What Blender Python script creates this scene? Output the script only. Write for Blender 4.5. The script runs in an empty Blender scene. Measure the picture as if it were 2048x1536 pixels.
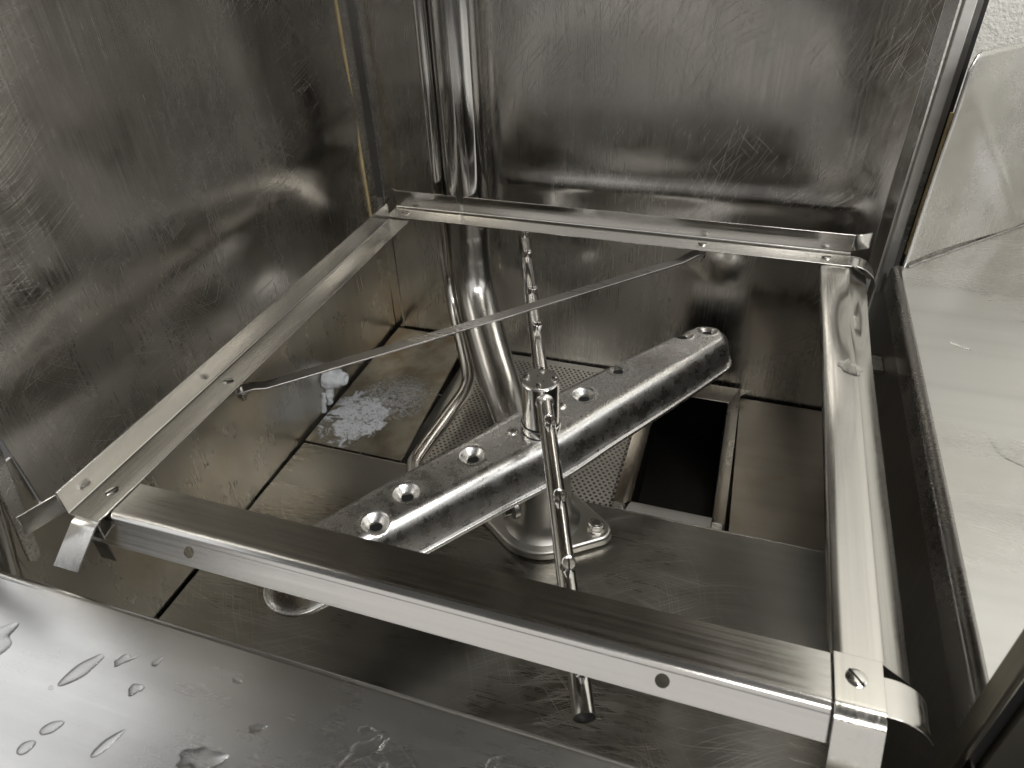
import bpy, bmesh, math, random
from mathutils import Vector, Matrix, noise
random.seed(7)
scene = bpy.context.scene
COL = scene.collection
V3 = Vector

# ------------------------------------------------------------------ camera
cam_d = bpy.data.cameras.new('camera')
cam = bpy.data.objects.new('camera', cam_d); COL.objects.link(cam)
cam.location = (0.4012, -0.7081, 0.35)
YAW, PITCH, ROLL = 0.343693, 0.927356, -0.0436307
cam.matrix_world = (Matrix.Translation(cam.location) @ Matrix.Rotation(YAW, 4, 'Z')
                    @ Matrix.Rotation(PITCH, 4, 'X') @ Matrix.Rotation(ROLL, 4, 'Z'))
cam_d.sensor_width = 36.0
cam_d.lens = 36.0 * 1429.14 / 2048
cam_d.clip_start = 0.01; cam_d.clip_end = 50
cam_d.dof.use_dof = True; cam_d.dof.focus_distance = 0.66; cam_d.dof.aperture_fstop = 13
scene.camera = cam

# ------------------------------------------------------------------ light
world = bpy.data.worlds.new('World'); scene.world = world; world.use_nodes = True
wb = world.node_tree.nodes['Background']
wb.inputs['Color'].default_value = (1.0, 0.98, 0.95, 1); wb.inputs['Strength'].default_value = 0.10

def area(name, loc, target, sx, sy, watts, col):
    d = bpy.data.lights.new(name, 'AREA'); d.shape = 'RECTANGLE'; d.size = sx; d.size_y = sy
    d.energy = watts; d.color = col
    o = bpy.data.objects.new(name, d); COL.objects.link(o)
    o.location = loc
    o.rotation_euler = (V3(target) - V3(loc)).to_track_quat('-Z', 'Y').to_euler()
    return o
area('ceiling_lamp_near', (1.05, -1.20, 1.20), (0.3, -0.2, -0.1), 1.3, 0.16, 11, (1.0, 0.98, 0.94))
area('ceiling_lamp_far', (1.3, -0.50, 1.75), (0.9, 0.3, 0.4), 0.25, 1.3, 23, (1.0, 0.98, 0.94))
area('fill_right', (2.0, -0.45, 0.70), (0.3, -0.2, 0.0), 1.8, 1.2, 9.0, (1.0, 0.99, 0.97))  # added unseen fill, in place of a pale wall at right
area('fill_left', (-1.5, -0.45, 1.40), (0.05, -0.58, 0), 2.4, 1.2, 11.5, (0.97, 0.98, 1.0))  # added unseen fill, in place of a bright wall at left
area('fill_front', (0.1, -3.2, 1.4), (0.2, 0.0, 0.0), 4.0, 1.9, 18.0, (1.0, 0.975, 0.945))  # added unseen fill that brightens the apron from the front

scene.view_settings.view_transform = 'Standard'
scene.view_settings.look = 'None'
scene.view_settings.exposure = 0.0
scene.view_settings.gamma = 1.0
scene.view_settings.use_curve_mapping = False
scene.cycles.use_denoising = True
scene.cycles.max_bounces = 14
scene.cycles.glossy_bounces = 8
scene.cycles.transmission_bounces = 8
scene.cycles.sample_clamp_indirect = 4.0
scene.cycles.adaptive_threshold = 0.03

# ------------------------------------------------------------------ materials
class NT:
    def __init__(s, name):
        s.m = bpy.data.materials.new(name); s.m.use_nodes = True
        s.t = s.m.node_tree; s.n = s.t.nodes; s.l = s.t.links
        s.b = s.n['Principled BSDF']; s.tc = s.n.new('ShaderNodeTexCoord').outputs['Object']
    def set(s, k, v):
        i = s.b.inputs[k]
        if hasattr(v, 'is_linked'): s.l.new(v, i)
        elif isinstance(v, tuple) and len(v) == 3: i.default_value = (*v, 1)
        else: i.default_value = v
    def inp(s, node, k, v):
        i = node.inputs[k]
        if hasattr(v, 'is_linked'): s.l.new(v, i)
        elif isinstance(v, tuple) and len(v) == 3 and i.type == 'RGBA': i.default_value = (*v, 1)
        else: i.default_value = v
    def mapping(s, scale=(1, 1, 1), rot=(0, 0, 0), loc=(0, 0, 0), src=None):
        m = s.n.new('ShaderNodeMapping')
        s.l.new(src or s.tc, m.inputs['Vector'])
        m.inputs['Scale'].default_value = scale; m.inputs['Rotation'].default_value = rot
        m.inputs['Location'].default_value = loc
        return m.outputs[0]
    def noise(s, scale, detail=3, rough=0.55, vec=None, dist=0.0, out='Fac'):
        x = s.n.new('ShaderNodeTexNoise'); s.l.new(vec or s.tc, x.inputs['Vector'])
        x.inputs['Scale'].default_value = scale; x.inputs['Detail'].default_value = detail
        x.inputs['Roughness'].default_value = rough; x.inputs['Distortion'].default_value = dist
        return x.outputs[out]
    def voronoi(s, scale, vec=None, feature='F1', out='Distance'):
        x = s.n.new('ShaderNodeTexVoronoi'); s.l.new(vec or s.tc, x.inputs['Vector'])
        x.feature = feature; x.inputs['Scale'].default_value = scale
        return x.outputs[out]
    def ramp(s, fac, a, b, va=0.0, vb=1.0):
        x = s.n.new('ShaderNodeMapRange'); x.interpolation_type = 'SMOOTHSTEP'
        s.inp(x, 'Value', fac)
        x.inputs['From Min'].default_value = a; x.inputs['From Max'].default_value = b
        x.inputs['To Min'].default_value = va; x.inputs['To Max'].default_value = vb
        return x.outputs[0]
    def math(s, op, a, b=0.0, clamp=False):
        x = s.n.new('ShaderNodeMath'); x.operation = op; x.use_clamp = clamp
        s.inp(x, 0, a); s.inp(x, 1, b)
        return x.outputs[0]
    def mix(s, fac, a, b):
        x = s.n.new('ShaderNodeMix'); x.data_type = 'RGBA'
        s.inp(x, 0, fac); s.inp(x, 6, a); s.inp(x, 7, b)
        return x.outputs[2]
    def bump(s, h, strength=0.1, dist=0.001, normal=None):
        x = s.n.new('ShaderNodeBump'); s.inp(x, 'Height', h)
        x.inputs['Strength'].default_value = strength; x.inputs['Distance'].default_value = dist
        if normal is not None: s.l.new(normal, x.inputs['Normal'])
        return x.outputs[0]

def scratches(t, seed, plane='y', spread=.45, lo=0.66):
    """fine gently curved hairline scratches lying in the plane of the sheet"""
    tot = None
    rr = random.Random(seed)
    warp = t.noise(5, 1, .5, out='Color')
    ax = {'x': 0, 'y': 1, 'z': 2}[plane]
    a = t.n.new('ShaderNodeVectorMath'); a.operation = 'MULTIPLY_ADD'
    t.l.new(warp, a.inputs[0]); a.inputs[1].default_value = (.13, .13, .13); t.l.new(t.tc, a.inputs[2])
    base = rr.uniform(-.3, .3)
    for k in range(3):
        rot = [0, 0, 0]; rot[ax] = base + (-1, 0, 1.9)[k] * spread
        m = t.mapping((1, 1, 1), tuple(rot), (0, 0, 0), a.outputs[0])
        sc = [2300, 2300, 2300]; sc[(ax + 1) % 3] = 13; sc[ax] = 3
        nz_ = t.noise(1.0, 0, .4, t.mapping(tuple(sc), loc=(rr.random() * 9, rr.random() * 9, 0), src=m))
        line = t.ramp(nz_, lo + .02 * k, lo + .12 + .02 * k)
        tot = line if tot is None else t.math('MAXIMUM', tot, line)
    return t.math('MULTIPLY', tot, t.ramp(t.noise(8, 3, .6, t.mapping((1, 1, 1), loc=(3.1, seed, 0))), .40, .70))

def steel(name, base=(.56, .54, .50), rough=.28, brush='z', brush_amt=.25, stain=.35, stain_col=(.30, .25, .19),
          scr=.5, seed=1, aniso=0.0, smudge=.10, spots=0.0, bump_big=0.0, plane='y'):
    t = NT(name)
    sc = {'x': (5, 520, 520), 'y': (520, 5, 520), 'z': (520, 520, 5)}[brush]
    br = t.noise(1.0, 2, .6, t.mapping(sc))
    big = t.noise(6, 5, .62, t.mapping((1, 1, .8), loc=(seed * 1.7, seed, 0)))
    st = t.ramp(big, .45, .72)
    col = t.mix(t.math('MULTIPLY', st, stain), base, stain_col)
    streak = t.noise(1.0, 2, .6, t.mapping({'x': (1, 34, 34), 'y': (34, 1, 34), 'z': (34, 34, 1)}[brush], loc=(seed, 0, 0)))
    col = t.mix(t.ramp(streak, .40, .80, 0, .35), col, tuple(c * .6 for c in base))
    r = t.math('ADD', t.ramp(big, .25, .75, rough + smudge, rough - smudge), t.math('MULTIPLY', t.math('SUBTRACT', br, .5), brush_amt))
    h = t.math('MULTIPLY', br, brush_amt)
    if scr > 0:
        s_ = scratches(t, seed, plane)
        r = t.math('ADD', r, t.math('MULTIPLY', s_, .14 * scr))
        h = t.math('ADD', h, t.math('MULTIPLY', s_, .55 * scr))
        col = t.mix(t.math('MULTIPLY', s_, .42 * scr), col, (.80, .78, .72))
    if spots > 0:
        v = t.voronoi(150, t.mapping((1, 1, 1), loc=(seed, 0, 0)))
        sp = t.math('MULTIPLY', t.ramp(v, .16, .08), t.ramp(t.noise(30, 2, .5), .5, .62))
        col = t.mix(t.math('MULTIPLY', sp, spots), col, (.8, .78, .72))
        r = t.math('ADD', r, t.math('MULTIPLY', sp, .3))
    t.set('Base Color', col); t.set('Metallic', 1.0); t.set('Roughness', t.math('MAXIMUM', r, .06))
    nrm = t.bump(h, .22, .0004)
    if bump_big: nrm = t.bump(t.noise(16, 2, .5), bump_big, .004, nrm)
    t.set('Normal', nrm)
    if aniso: t.set('Anisotropic', aniso)
    return t.m

M = {}
M['panel'] = steel('panel_steel', (.53, .515, .485), .235, 'z', .20, .45, (.34, .31, .265), 1.0, 1, smudge=.12)
M['side'] = steel('side_steel', (.50, .485, .455), .235, 'z', .20, .45, (.33, .305, .26), .9, 5, plane='x', smudge=.12)
M['tank'] = steel('tank_steel', (.52, .50, .455), .27, 'z', .09, .7, (.32, .255, .185), 0, 8, plane='x')
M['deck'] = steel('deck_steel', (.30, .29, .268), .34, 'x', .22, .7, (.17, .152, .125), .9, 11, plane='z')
M['rail'] = steel('rail_steel', (.60, .588, .56), .185, 'x', .25, .25, (.50, .46, .39), .2, 14, smudge=.06, plane='z')
M['rail_y'] = steel('rail_steel_lengthwise', (.60, .588, .56), .185, 'y', .25, .25, (.50, .46, .39), .2, 17, smudge=.06, plane='z')
M['brace'] = steel('brace_steel', (.36, .35, .335), .30, 'x', .2, .3, (.27, .255, .23), 0, 19)
M['polish'] = steel('polished_steel', (.72, .705, .68), .13, 'z', .10, .25, (.46, .44, .41), 0, 23, smudge=.05)
M['pipe'] = steel('pipe_steel', (.58, .57, .55), .17, 'z', .22, .35, (.36, .345, .325), 0, 27, smudge=.07)
M['cast'] = steel('cast_steel', (.55, .54, .51), .33, 'z', .10, .4, (.37, .335, .285), 0, 29, smudge=.10, bump_big=.15)
M['table'] = steel('table_steel', (.58, .575, .56), .25, 'x', .06, .20, (.56, .53, .48), .3, 31, smudge=.05, plane='z')
M['rtable'] = steel('side_table_steel', (.56, .555, .54), .29, 'x', .10, .6, (.46, .44, .40), .5, 35, smudge=.09, plane='z')
M['dark'] = steel('shaded_gap_steel', (.20, .188, .168), .42, 'z', .2, .5, (.10, .092, .08), 0, 37)  # darkened steel: shade of the side gap and recess put into the colour
M['trim'] = steel('trim_steel', (.62, .605, .575), .28, 'x', .35, .2, (.45, .42, .37), 0, 41)
M['brownplate'] = steel('stained_plate_steel', (.33, .30, .255), .36, 'x', .15, .9, (.20, .135, .085), .3, 61, plane='z')
M['strip'] = steel('brushed_strip_steel', (.72, .71, .69), .52, 'x', .30, .2, (.50, .47, .42), 0, 47)
M['post'] = steel('post_steel', (.20, .185, .150), .38, 'z', .2, .5, (.15, .12, .09), 0, 51)
M['well'] = steel('shaded_basket_steel', (.028, .027, .025), .45, 'z', .2, .5, (.04, .037, .033), 0, 53)  # near-black base: depth shade of the well put into the colour
M['plate'] = steel('strainer_steel', (.74, .72, .67), .42, 'x', .10, .35, (.46, .41, .34), 0, 43)

def plain(name, col, rough=.6, metal=0.0, bump=0.0, bscale=60):
    t = NT(name)
    n_ = t.noise(bscale, 4, .6)
    t.set('Base Color', t.mix(t.ramp(n_, .3, .7), tuple(c * .8 for c in col), tuple(min(1, c * 1.15) for c in col)))
    t.set('Roughness', rough); t.set('Metallic', metal)
    if bump: t.set('Normal', t.bump(n_, bump, .002))
    return t.m
M['rubber'] = plain('black_rubber', (.012, .012, .012), .6)
M['void'] = plain('opening_shade', (.006, .006, .006), .8)  # black inserts: shade inside holes, slots and slits put into the colour
M['silicone'] = plain('yellowed_silicone', (.46, .36, .18), .5)
M['gasket'] = plain('brown_gasket', (.10, .08, .05), .5)
def plaster():
    t = NT('white_plaster')
    n1 = t.noise(230, 4, .6); n2 = t.noise(70, 3, .5)
    t.set('Base Color', t.mix(n2, (.76, .75, .70), (.82, .81, .76))); t.set('Roughness', .75)
    t.set('Normal', t.bump(t.math('ADD', n1, t.math('MULTIPLY', n2, .7)), .7, .003))
    return t.m
M['plaster'] = plaster()

def arm_steel():
    t = NT('pitted_arm_steel')
    big = t.noise(9, 3, .6); fine = t.noise(560, 2, .7); mid = t.noise(70, 4, .7)
    zone = t.ramp(t.math('ADD', t.math('MULTIPLY', mid, .5), t.math('MULTIPLY', big, .5)), .46, .62)
    pits = t.math('MULTIPLY', t.ramp(fine, .55, .61), zone)
    wisp = t.math('MULTIPLY', t.ramp(t.noise(230, 2, .6, dist=3.0), .62, .67), t.ramp(big, .45, .6))
    k = t.math('MAXIMUM', t.math('MULTIPLY', pits, .55), t.math('MULTIPLY', wisp, .35))
    rust = t.ramp(t.noise(13, 3, .6, t.mapping((1, 1, 1), loc=(3.3, 0, 0))), .60, .76)
    col = t.mix(t.math('MULTIPLY', rust, .45), (.80, .795, .785), (.50, .41, .32))
    col = t.mix(k, col, (.10, .098, .095))
    t.set('Base Color', col); t.set('Metallic', 1.0)
    t.set('Roughness', t.math('ADD', t.ramp(mid, .3, .7, .22, .36), t.math('MULTIPLY', k, .15)))
    t.set('Normal', t.bump(t.math('SUBTRACT', t.math('MULTIPLY', mid, .3), k), .06, .0005))
    return t.m
M['arm'] = arm_steel()

def limescale_plate():
    t = NT('limescaled_steel')
    sep = t.n.new('ShaderNodeSeparateXYZ'); t.l.new(t.tc, sep.inputs[0]); x, y = sep.outputs[0], sep.outputs[1]
    def blob(cx, cy, rx, ry):
        dx = t.math('DIVIDE', t.math('SUBTRACT', x, cx), rx); dy = t.math('DIVIDE', t.math('SUBTRACT', y, cy), ry)
        return t.math('ADD', t.math('MULTIPLY', dx, dx), t.math('MULTIPLY', dy, dy))
    wv_ = t.noise(26, 3, .6, out='Color')
    d1 = t.ramp(blob(-.018, -.118, .070, .088), 1.0, .0)
    d2 = t.ramp(blob(.012, -.070, .060, .062), 1.0, .0)
    n1 = t.noise(60, 8, .78, dist=1.2); n2 = t.noise(260, 4, .75, dist=1.0); n3 = t.noise(30, 3, .6)
    e1 = t.math('ADD', t.math('MULTIPLY', d1, .42), t.math('ADD', t.math('MULTIPLY', n1, .75), t.math('MULTIPLY', n3, .45)))
    m1 = t.math('MULTIPLY', t.ramp(e1, .90, .97), t.ramp(t.math('ADD', n2, t.math('MULTIPLY', t.noise(110, 3, .6, dist=1.5), .5)), .52, .74, .10, 1.0))
    m2 = t.math('MULTIPLY', t.ramp(t.math('ADD', t.math('MULTIPLY', d2, .14), n2), .58, .66), t.ramp(t.math('ADD', d2, t.math('MULTIPLY', n3, .5)), .45, .70, 0, .55))
    m = t.math('MAXIMUM', t.math('MULTIPLY', m1, t.ramp(d1, .0, .12)), m2)
    big = t.noise(14, 4, .65)
    rust = t.math('MULTIPLY', t.ramp(big, .46, .66), t.ramp(y, -.05, .06))
    base = t.mix(t.ramp(t.noise(30, 4, .6), .35, .7), (.40, .375, .32), (.26, .235, .19))
    base = t.mix(t.math('MULTIPLY', rust, .8), base, (.24, .15, .08))
    t.set('Base Color', t.mix(m, base, (.62, .65, .69)))
    t.set('Metallic', t.math('SUBTRACT', 1.0, m)); t.set('Roughness', t.ramp(m, 0, 1, .38, .85))
    t.set('Normal', t.bump(t.math('ADD', m, t.math('MULTIPLY', n2, .1)), .5, .0008))
    return t.m
M['scaled'] = limescale_plate()
def crust():
    t = NT('limescale_crust')
    n1 = t.noise(110, 5, .65); n2 = t.noise(40, 3, .6)
    t.set('Base Color', t.mix(t.ramp(n2, .4, .65), (.78, .81, .85), (.46, .49, .53))); t.set('Roughness', .75)
    t.set('Normal', t.bump(n1, .8, .002))
    return t.m
M['crust'] = crust()
def water():
    t = NT('water'); t.set('Base Color', (1.0, 1.0, 1.0)); t.set('Roughness', 0.02); t.set('IOR', 1.33)
    t.set('Transmission Weight', 1.0)
    return t.m
M['water'] = water()

# ------------------------------------------------------------------ mesh helpers
def world_loc(o):
    p = V3((0, 0, 0))
    while o is not None: p += o.location; o = o.parent
    return p
def finish(name, verts, faces, mat, parent=None, smooth=True, bevel=0.0, origin=None, auto=35, segs=2):
    base = V3(origin) if origin is not None else (world_loc(parent) if parent else V3((0, 0, 0)))
    me = bpy.data.meshes.new(name)
    me.from_pydata([tuple(V3(v) - base) for v in verts], [], faces); me.update()
    bm = bmesh.new(); bm.from_mesh(me); bmesh.ops.recalc_face_normals(bm, faces=bm.faces)
    if smooth:
        for f in bm.faces: f.smooth = True
        for e in bm.edges:
            if len(e.link_faces) == 2 and e.calc_face_angle(0) > math.radians(auto): e.smooth = False
    bm.to_mesh(me); bm.free()
    me.materials.append(M[mat])
    o = bpy.data.objects.new(name, me); COL.objects.link(o)
    if parent: o.parent = parent; o.location = base - world_loc(parent)
    else: o.location = base
    if bevel:
        b = o.modifiers.new('bevel', 'BEVEL'); b.width = bevel; b.segments = segs; b.limit_method = 'ANGLE'
        b.angle_limit = math.radians(40); b.harden_normals = False
    return o
def tag(o, label, cat=None, group=None, kind=None):
    o['label'] = label
    if cat: o['category'] = cat
    if group: o['group'] = group
    if kind: o['kind'] = kind
    return o
def thing(name, label, cat, loc, group=None):
    o = bpy.data.objects.new(name, None); COL.objects.link(o); o.location = loc; o.empty_display_size = .02
    return tag(o, label, cat, group)
class G:
    """collects geometry"""
    def __init__(s): s.v = []; s.f = []
    def add(s, vs, fs):
        k = len(s.v); s.v += [V3(v) for v in vs]; s.f += [[i + k for i in f] for f in fs]; return s
    def box(s, a, b):
        (x0, y0, z0), (x1, y1, z1) = a, b
        return s.add([(x0, y0, z0), (x1, y0, z0), (x1, y1, z0), (x0, y1, z0), (x0, y0, z1), (x1, y0, z1), (x1, y1, z1), (x0, y1, z1)],
                     [(0, 3, 2, 1), (4, 5, 6, 7), (0, 1, 5, 4), (1, 2, 6, 5), (2, 3, 7, 6), (3, 0, 4, 7)])
    def ribbon(s, path, w, t, flip=1):
        """solid bent strip: path of points, constant width vector, thickness"""
        P = [V3(p) for p in path]; w = V3(w); n = len(P); vs = []
        for i in range(n):
            if i == 0: tg = (P[1] - P[0]).normalized(); nn = tg.cross(w).normalized(); sc = 1
            elif i == n - 1: tg = (P[-1] - P[-2]).normalized(); nn = tg.cross(w).normalized(); sc = 1
            else:
                a = (P[i] - P[i - 1]).normalized().cross(w).normalized(); b = (P[i + 1] - P[i]).normalized().cross(w).normalized()
                nn = (a + b).normalized(); sc = 1 / max(.4, nn.dot(a))
            o = nn * t * sc * flip
            vs += [P[i], P[i] + w, P[i] + w + o, P[i] + o]
        fs = []
        for i in range(n - 1):
            a, b = i * 4, i * 4 + 4
            for k in range(4): fs.append((a + k, a + (k + 1) % 4, b + (k + 1) % 4, b + k))
        fs += [(0, 1, 2, 3), ((n - 1) * 4 + 3, (n - 1) * 4 + 2, (n - 1) * 4 + 1, (n - 1) * 4)]
        return s.add(vs, fs)
    def prism(s, pts, z0, z1):
        n = len(pts)
        vs = [(x, y, z0) for x, y in pts] + [(x, y, z1) for x, y in pts]
        fs = [tuple(range(n))[::-1], tuple(range(n, 2 * n))] + [(i, (i + 1) % n, n + (i + 1) % n, n + i) for i in range(n)]
        return s.add(vs, fs)
    def tube(s, path, r, seg=24, cap=True, inner=None):
        P = [V3(p) for p in path]; n = len(P)
        R_ = r if callable(r) else (lambda i: r)
        tg = [(P[min(i + 1, n - 1)] - P[max(i - 1, 0)]).normalized() for i in range(n)]
        u = tg[0].orthogonal().normalized(); vs = []
        for i in range(n):
            u = (u - tg[i] * u.dot(tg[i])).normalized(); b = tg[i].cross(u)
            for k in range(seg):
                a = 2 * math.pi * k / seg
                vs.append(P[i] + (u * math.cos(a) + b * math.sin(a)) * R_(i))
        fs = [(i * seg + k, i * seg + (k + 1) % seg, (i + 1) * seg + (k + 1) % seg, (i + 1) * seg + k) for i in range(n - 1) for k in range(seg)]
        if cap: fs += [tuple(range(seg))[::-1], tuple(range((n - 1) * seg, n * seg))]
        return s.add(vs, fs)
    def lathe(s, prof, seg=28, mat=None):
        """prof: (r,z) list; r==0 ends close"""
        mat = mat or Matrix.Identity(4); vs = []; fs = []; idx = []
        for r, z in prof:
            if r <= 1e-7: idx.append([len(vs)]); vs.append(mat @ V3((0, 0, z)))
            else:
                idx.append(list(range(len(vs), len(vs) + seg)))
                vs += [mat @ V3((r * math.cos(2 * math.pi * k / seg), r * math.sin(2 * math.pi * k / seg), z)) for k in range(seg)]
        for a, b in zip(idx, idx[1:]):
            for k in range(seg):
                k2 = (k + 1) % seg
                if len(a) == 1 and len(b) == 1: continue
                if len(a) == 1: fs.append((a[0], b[k2], b[k]))
                elif len(b) == 1: fs.append((a[k], a[k2], b[0]))
                else: fs.append((a[k], a[k2], b[k2], b[k]))
        return s.add(vs, fs)
    def obj(s, name, mat, parent=None, **kw): return finish(name, s.v, s.f, mat, parent, **kw)
def at(p, axis=(0, 0, 1)):
    return Matrix.Translation(V3(p)) @ V3(axis).to_track_quat('Z', 'Y').to_matrix().to_4x4()
def catmull(P, k=10):
    P = [V3(p) for p in P]; Q = [P[0] * 2 - P[1]] + P + [P[-1] * 2 - P[-2]]; out = []
    for i in range(1, len(Q) - 2):
        a, b, c, d = Q[i - 1:i + 3]
        for j in range(k):
            t = j / k
            out.append(.5 * ((2 * b) + (c - a) * t + (2 * a - 5 * b + 4 * c - d) * t * t + (3 * b - a - 3 * c + d) * t ** 3))
    out.append(P[-1]); return out
def arc(c, r, a0, a1, n=8):
    return [(c[0] + r * math.cos(a0 + (a1 - a0) * i / n), c[1] + r * math.sin(a0 + (a1 - a0) * i / n)) for i in range(n + 1)]
def sheet(name, f, nu, nv, mat, parent, thick, **kw):
    """dented sheet: f(u,v) -> point, solidified away from the viewer"""
    vs = [f(i / nu, j / nv) for j in range(nv + 1) for i in range(nu + 1)]
    fs = [(j * (nu + 1) + i, j * (nu + 1) + i + 1, (j + 1) * (nu + 1) + i + 1, (j + 1) * (nu + 1) + i) for j in range(nv) for i in range(nu)]
    me_vs = [V3(v) for v in vs]; off = V3(thick); n = len(me_vs)
    fs2 = [tuple(k + n for k in reversed(q)) for q in fs]
    rim = ([j * (nu + 1) for j in range(nv + 1)], )
    loop = [i for i in range(nu + 1)] + [j * (nu + 1) + nu for j in range(1, nv + 1)] + [nv * (nu + 1) + i for i in range(nu - 1, -1, -1)] + [j * (nu + 1) for j in range(nv - 1, 0, -1)]
    side = [(a, b, b + n, a + n) for a, b in zip(loop, loop[1:] + loop[:1])]
    return finish(name, me_vs + [v + off for v in me_vs], fs + fs2 + side, mat, parent, **kw)
def nz(p, s): return noise.noise(V3(p) * s)
def copy_part(src, parent, loc, rot=None):
    o = src.copy(); COL.objects.link(o); o.parent = parent; o.location = V3(loc) - world_loc(parent)
    if rot is not None: o.rotation_euler = rot
    return o

# ------------------------------------------------------------------ setting: wall
wall = G().box((0.40, 0.30, -0.6), (2.6, 0.36, 2.2)).obj('plaster_wall', 'plaster', smooth=False)
tag(wall, 'rough white plaster wall behind the steel splashback', 'wall', kind='structure')

# ------------------------------------------------------------------ dishwasher cabinet
ZD = -0.215
cab = thing('dishwasher_cabinet', 'open stainless steel dishwasher chamber with scratched walls and deep tank', 'dishwasher', (0.25, -0.2, -0.33))
def back_f(u, v):
    x = -.049 + u * .590; z = -.33 + v * .86
    d = .0016 * nz((x, 0, z), 5.0) + .0010 * nz((x + 3, 0, z), 11)
    cz = .030 + .008 * u                                    # pressed crease above the rack rail
    w = min(1, max(0, (x - .10) / .08)) * min(1, max(0, (.53 - x) / .02))
    d += .0022 * w * math.exp(-((z - cz + .008) / .012) ** 2) - .0016 * w * math.exp(-((z - cz - .014) / .016) ** 2)
    d += .0030 * math.exp(-((x - .23) / .05) ** 2 - ((z + .05) / .03) ** 2)
    d -= .0048 * math.exp(-((x - .30) / .14) ** 2 - ((z - .155) / .075) ** 2)
    return (x, .089 - d, z)
sheet('back_panel', back_f, 150, 200, 'panel', cab, (0, .0015, 0))
# left return edge of the back panel and sheet behind it, coloured dark for the recess shade
G().ribbon([(-.0505, .089, -.012), (-.0505, .089, .53)], (0, .012, 0), .0014).obj('panel_edge', 'trim', cab)
G().box((-.075, .101, -.33), (-.045, .103, .53)).obj('corner_recess', 'dark', cab)
def side_f(u, v):
    y = -.47 + u * .522; z = -.024 + v * .55
    d = .0014 * nz((0, y + 5, z), 4.0) + .0005 * nz((0, y, z + 4), 10)
    d += .0042 * math.exp(-((z - .100 - .01 * u) / .042) ** 2) - .0022 * math.exp(-((z - .045) / .03) ** 2) * (1 - .4 * u)
    return (-.055 + d, y, z)
side = sheet('side_panel', side_f, 120, 140, 'side', cab, (-.0015, 0, 0))
G().tube([(-.0545, .0545, -.024), (-.0545, .0545, .53)], .0016, 10).obj('silicone_bead', 'silicone', side)
G().box((-.058, .057, -.026), (-.0562, .079, .53)).obj('side_strip', 'trim', side)
G().box((-.080, -.370, .532), (.580, .105, .536)).obj('hood_top', 'panel', cab, smooth=False)   # unseen raised hood, added to darken reflections, front cut back for light
# tank
def tankl_f(u, v):
    y = -.537 + u * .625; z = -.33 + v * .303
    return (-.0605 + .0018 * nz((1, y, z), 6) + .0015 * math.exp(-((z + .1) / .04) ** 2), y, z)
wl = sheet('tank_wall', tankl_f, 60, 30, 'tank', cab, (-.0015, 0, 0))
G().box((-.0605, .0865, -.33), (-.0485, .0885, -.012)).obj('tank_corner', 'tank', cab)
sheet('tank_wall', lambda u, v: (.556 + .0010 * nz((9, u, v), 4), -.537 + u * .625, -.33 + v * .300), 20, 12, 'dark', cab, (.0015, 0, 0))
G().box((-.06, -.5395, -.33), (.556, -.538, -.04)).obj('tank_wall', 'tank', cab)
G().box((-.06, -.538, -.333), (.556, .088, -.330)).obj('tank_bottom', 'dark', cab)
def deck_f(u, v):
    x = -.0575 + u * .611; y = -.5370 + v * .3590
    return (x, y, ZD + .0012 * nz((x, y, 2), 6))
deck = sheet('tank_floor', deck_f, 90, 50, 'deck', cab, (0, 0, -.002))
G().ribbon([(-.05, -.1795, ZD + .0002), (.553, -.1795, ZD + .0002)], (0, .0016, 0), .016, -1).obj('floor_lip', 'trim', deck)
# pressed marks low on the left tank wall
for dy in (0, .010):
    G().box((-.0600, .000 + dy, -.108), (-.0575, .0022 + dy, -.070)).obj('pressed_rib', 'tank', wl, bevel=.0006)
# right-hand upright trim of the chamber
G().ribbon([(.541, .0886, -.05), (.541, .0886, .53)], (.0105, -.004, 0), .001).obj('trim_strip', 'panel', cab)
G().ribbon([(.552, .0780, -.055), (.552, .0780, .53)], (.0100, 0, 0), .012, -1).obj('trim_strip', 'strip', cab, bevel=.001)
G().box((.5625, .0815, -.055), (.5700, .095, .53)).obj('trim_strip', 'brace', cab)
G().box((.5705, .0845, -.050), (.5745, .095, .53)).obj('trim_gasket', 'rubber', cab)
G().tube([(.5735, .0800, -.012), (.5735, .0800, .135)], .0022, 10).obj('silicone_bead', 'silicone', cab)
# bracket in the side gap
G().box((.533, -.062, -.074), (.5555, -.034, -.071)).obj('gap_bracket', 'trim', cab)
G().box((.540, -.036, -.110), (.5555, -.034, -.071)).obj('gap_bracket', 'trim', cab)

# hood runner parts at the front left corner
hr = thing('hood_runner', 'pale steel hood runner bar with rounded end at front left corner', 'bar', (-.045, -.49, -.06))
def lerp(a, b, t): return tuple(a[i] + (b[i] - a[i]) * t for i in range(3))
a0, a1 = V3((-.045, -.4935, -.045)), V3((-.045, -.4615, .150))
d_ = (a1 - a0).normalized(); wv = V3((0, -1, .16)).normalized()
pts = [a0, a1, a1 + wv * .014, a0 + wv * .010 - d_ * .004, a0 + wv * .005 - d_ * .008, a0 - d_ * .005]
k = len(pts); off = V3((-.002, 0, 0))
G().add(pts + [p + off for p in pts], [tuple(range(k)), tuple(range(2 * k - 1, k - 1, -1))] + [(i, (i + 1) % k, k + (i + 1) % k, k + i) for i in range(k)]).obj('runner_bar', 'trim', hr, bevel=.0006)
G().tube(catmull([(-.056, -.535, -.16), (-.052, -.520, -.06), (-.050, -.502, .02), (-.046, -.476, .16)], 8), .0095, 20).obj('runner_tube', 'pipe', hr)
G().ribbon([(-.085, -.53, -.14), (-.075, -.50, .12)], (.012, -.02, 0), .0015).obj('runner_lip', 'trim', hr)
G().box((-.062, -.5015, -.33), (-.0595, -.470, .02)).obj('front_post', 'tank', cab)

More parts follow.
